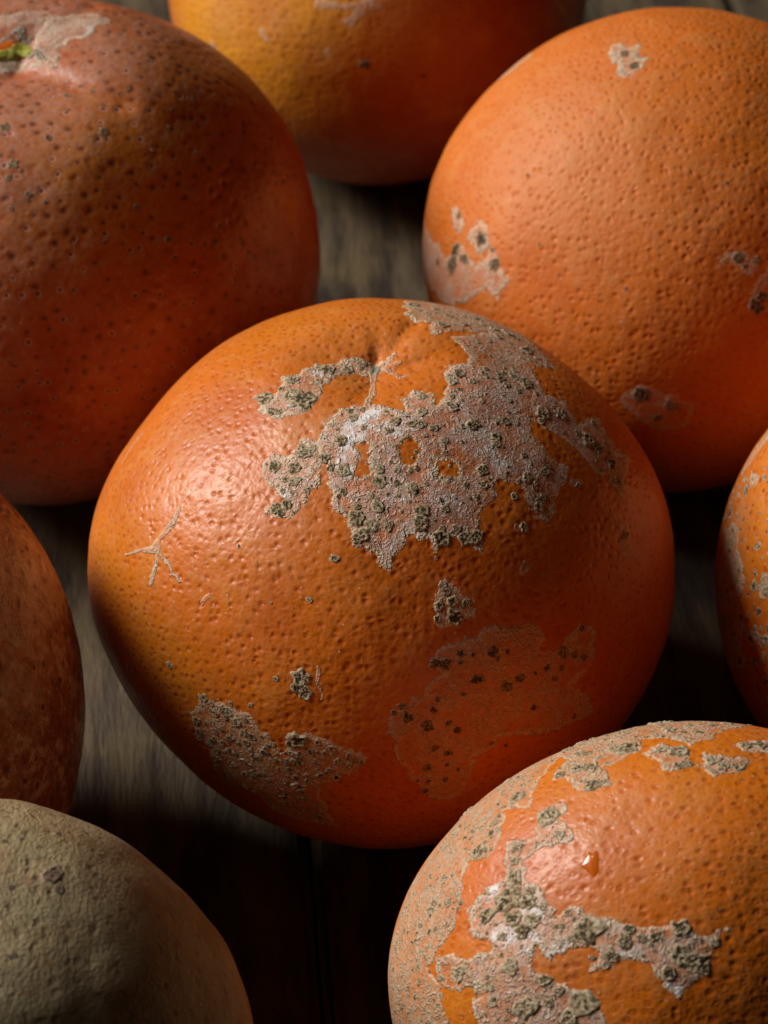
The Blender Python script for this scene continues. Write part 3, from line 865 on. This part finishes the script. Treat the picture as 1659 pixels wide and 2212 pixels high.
# ================================================================ RIGHT EDGE
R1 = Fruit(2097, 1250, 540, 1.037, 1, .020, 6)
def Z9(l): return zoomed(l, 1500, 1000, 2.458)
r1 = Z9([(830,740),(860,780),(860,930),(890,1000),(880,1180),(830,1200),(800,1150),(745,1180),(742,1060),(770,920),(800,800)])
r2 = Z9([(740,1180),(850,1200),(880,1300),(870,1400),(900,1600),(850,1640),(790,1600),(760,1480)])
r3 = Z9([(1060,140),(1010,200),(950,290),(890,400),(870,470),(900,420),(960,330),(1030,230)])
r4 = Z9([(930,440),(985,470),(970,520),(925,540)])
fR1 = make_fields(patches=[(r1, 1, .9), (r2, .8, .5), (r3, .8, .9), (r4, .9, .6),
                           (Z9([(990,1060),(1060,1040),(1060,1200),(985,1170)]), .9, .7), (Z9([(890,1380),(990,1450),(980,1500),(900,1430)]), .9, .8)],
    yellows=[(1640, 1150, 130, .4)], pinks=[(1600, 1120, 60, .3)])
eR1 = fruit_thing(R1, 'mandarin cut off by the right edge with pale flaky scabs along its left rim')
R1.build(330, fR1, 'peel', eR1, peel_material('peel_right', base=(.60, .15, .008), dark_pores=.35, pore_scale=6.6, pores=1.3))
add_scabs(R1, Z9([(825,790,26),(830,860,30),(810,920,28),(780,960,24),(850,990,24),(870,1040,28),(850,1100,28),(870,1150,24),(820,1140,24),(800,1200,20),(840,1220,18),(1010,1100,34),(1015,1160,34),(910,1410,30),(950,1440,24),(975,1470,22),(915,1540,24),(915,1600,22),(1015,1560,34),(1010,1600,26),(975,1740,34),(990,1780,24),(950,1850,14),(1010,1900,20),(960,275,26),(980,250,22),(1015,200,22),(940,480,24),(930,520,16),(840,1310,20),(820,1350,20),(850,1380,16),(800,1560,18),(885,660,12),(990,690,14),(850,570,14)]), eR1, scabm, 8000)
specks(R1, 300, eR1, scabm, 8600, 5, 17, lambda uv: uv[0] < -.62 and fbm(np.array([[uv[0] * 3, uv[1] * 3, 2.2]]), 2)[0] > -.05, 'small_scabs')

# ================================================================ BOTTOM LEFT (russet)
S1 = Fruit(-20, 2330, 580, 1.0586, .9, .030, 7)
kn = S1.hit([30], [1740])[0]; kq = S1.direction(kn[None])[0]
S1.mods.append(lambda q: .018 * np.exp(-(np.arccos(np.clip(q @ kq, -1, 1)) / .16) ** 2))
fS = make_fields(tans=[(100, 1950, 700, 1.1), (60, 2250, 620, 1.0), (300, 2100, 400, .9)], warp=.5)
eS = fruit_thing(S1, 'dull tan citrus in the bottom left corner, wholly covered in rough corky russet')
S1.build(400, fS, 'peel', eS, russet_material('russet_peel'))
add_scabs(S1, zoomed([(230,730,42),(255,800,30),(250,560,18),(20,590,16),(40,1090,14),(985,1000,13),(885,975,12),(60,1080,12),(45,790,20),(90,580,12)], 0, 1760, 1.728), eS, scab_material('rust_scab', (.34, .24, .16), (.24, .16, .10), (.12, .075, .05)), 9000, .5)

# ================================================================ LEFT EDGE
W1 = Fruit(-254, 1530, 432, 1.319, 1.25, .022, 8)
crease(W1, [(150, 1330), (185, 1350)], .012, .05)
fW = make_fields(tans=[], patches=[([(-20,1190),(40,1225),(70,1270),(50,1330),(60,1380),(0,1400),(-40,1300)], .62, .05), ([(-30,1110),(10,1130),(60,1200),(20,1215),(-10,1190)], .6, .2), ([(90,1250),(120,1300),(110,1370),(80,1330)], .4, .3), ([(20,1430),(70,1450),(100,1520),(40,1560),(-20,1500)], .30, .3)],
    pinks=[(20, 1260, 130, .8), (30, 1150, 130, .6), (90, 1280, 90, .5), (10, 1400, 120, .5), (120, 1420, 90, .3)],
    yellows=[(60, 1620, 220, .3)])
eW = fruit_thing(W1, 'dim brownish mandarin cut off by the left edge with a silvery pink bloom')
W1.build(300, fW, 'peel', eW, peel_material('peel_dull', filmc=(.60, .42, .34), pores=2.4, speckle=.95, base=(.36, .095, .028), red=(.30, .062, .018), yellow=(.22, .125, .045), bloom=.25, dark_pores=.5, pore_scale=5, coat=.1))

for s_, e_ in ((C, eC), (B, eB), (R2, eR2), (L2, eL2), (T1, eT), (R1, eR1), (S1, eS), (W1, eW)):
    print('fruit lowest', round(s_.lowest + s_.c[2], 3), e_['label'][:30])
    e_.location.z += -(s_.lowest + s_.c[2]) * CM + .0001

# the glossy bead of juice on the front fruit
hD = Z7([(870,650),(885,630),(905,640),(930,620),(945,650),(945,750),(915,790),(900,770),(850,730),(835,715),(850,690)])
def droplet():
    s = B
    h = s.hit([p[0] for p in hD], [p[1] for p in hD])
    cen = h.mean(0)
    h = cen + (h - cen) * .8
    hp = []
    for i in range(len(h)):
        for k in range(3): hp.append(h[i] + (h[(i + 1) % len(h)] - h[i]) * k / 3)
    hp = np.array(hp); n = len(hp); K = 6
    V = [cen] + [cen + (p_ - cen) * k / K for k in range(1, K + 1) for p_ in hp]
    e = np.concatenate([[0]] + [np.full(n, k / K) for k in range(1, K + 1)])
    q = s.direction(np.array(V))
    P = s.surf(q) + s.normal(q) * (.014 * np.sqrt(np.maximum(1 - e ** 2, 0)) - .004)[:, None]
    tr = [[0, 1 + j, 1 + (j + 1) % n] for j in range(n)]
    for k in range(1, K):
        a_, b_ = 1 + (k - 1) * n, 1 + k * n
        for j in range(n):
            j2 = (j + 1) % n
            tr += [[a_ + j, b_ + j, b_ + j2], [a_ + j, b_ + j2, a_ + j2]]
    tr = np.array(tr)
    nn = np.cross(P[tr[0, 1]] - P[tr[0, 0]], P[tr[0, 2]] - P[tr[0, 0]])
    if nn @ P[0] < 0: tr = tr[:, ::-1]
    n_ = NT('juice_bead')
    n_.b.inputs['Base Color'].default_value = (.52, .10, .003, 1)
    n_.b.inputs['Roughness'].default_value = .18
    n_.b.inputs['Subsurface Weight'].default_value = .3
    n_.b.inputs['Subsurface Scale'].default_value = .002
    link('juice_bead', mesh_np('juice_bead', P, None, tr), [n_.m], eB)
droplet()

# ================================================================ TABLE of weathered boards
table = bpy.data.objects.new('wooden_table', None)
table['kind'] = 'structure'
table.rotation_euler.z = math.radians(5.0)
col.objects.link(table)
import bmesh
wm = [wood_material('weathered_wood_%s' % w_, i + 1) for i, w_ in enumerate(('pale', 'grey', 'brown'))]
edges = [-52, -41, -30, -19.6, -9.6, -1.0, 8.4, 18.4, 29, 40, 52]
for i in range(len(edges) - 1):
    x0, x1 = edges[i] + .025, edges[i + 1] - .025
    bm = bmesh.new()
    bmesh.ops.create_cube(bm, size=1)
    for v in bm.verts:
        v.co = Vector((((x0 if v.co.x < 0 else x1)) * CM, (-40 if v.co.y < 0 else 75) * CM, (-2.2 if v.co.z < 0 else 0) * CM))
    bmesh.ops.bevel(bm, geom=[e for e in bm.edges if abs(e.verts[0].co.y - e.verts[1].co.y) > .1], offset=.0012, segments=2, affect='EDGES')
    me = bpy.data.meshes.new('plank'); bm.to_mesh(me); bm.free()
    link('plank', me, [wm[i % 3]], table)
bm = bmesh.new(); bmesh.ops.create_cube(bm, size=1)
for v in bm.verts: v.co = Vector((v.co.x * 1.04, v.co.y * 1.15 + .175, -.0222 - .01 + v.co.z * .018))
me = bpy.data.meshes.new('underframe'); bm.to_mesh(me); bm.free()
link('underframe', me, [wm[2]], table)
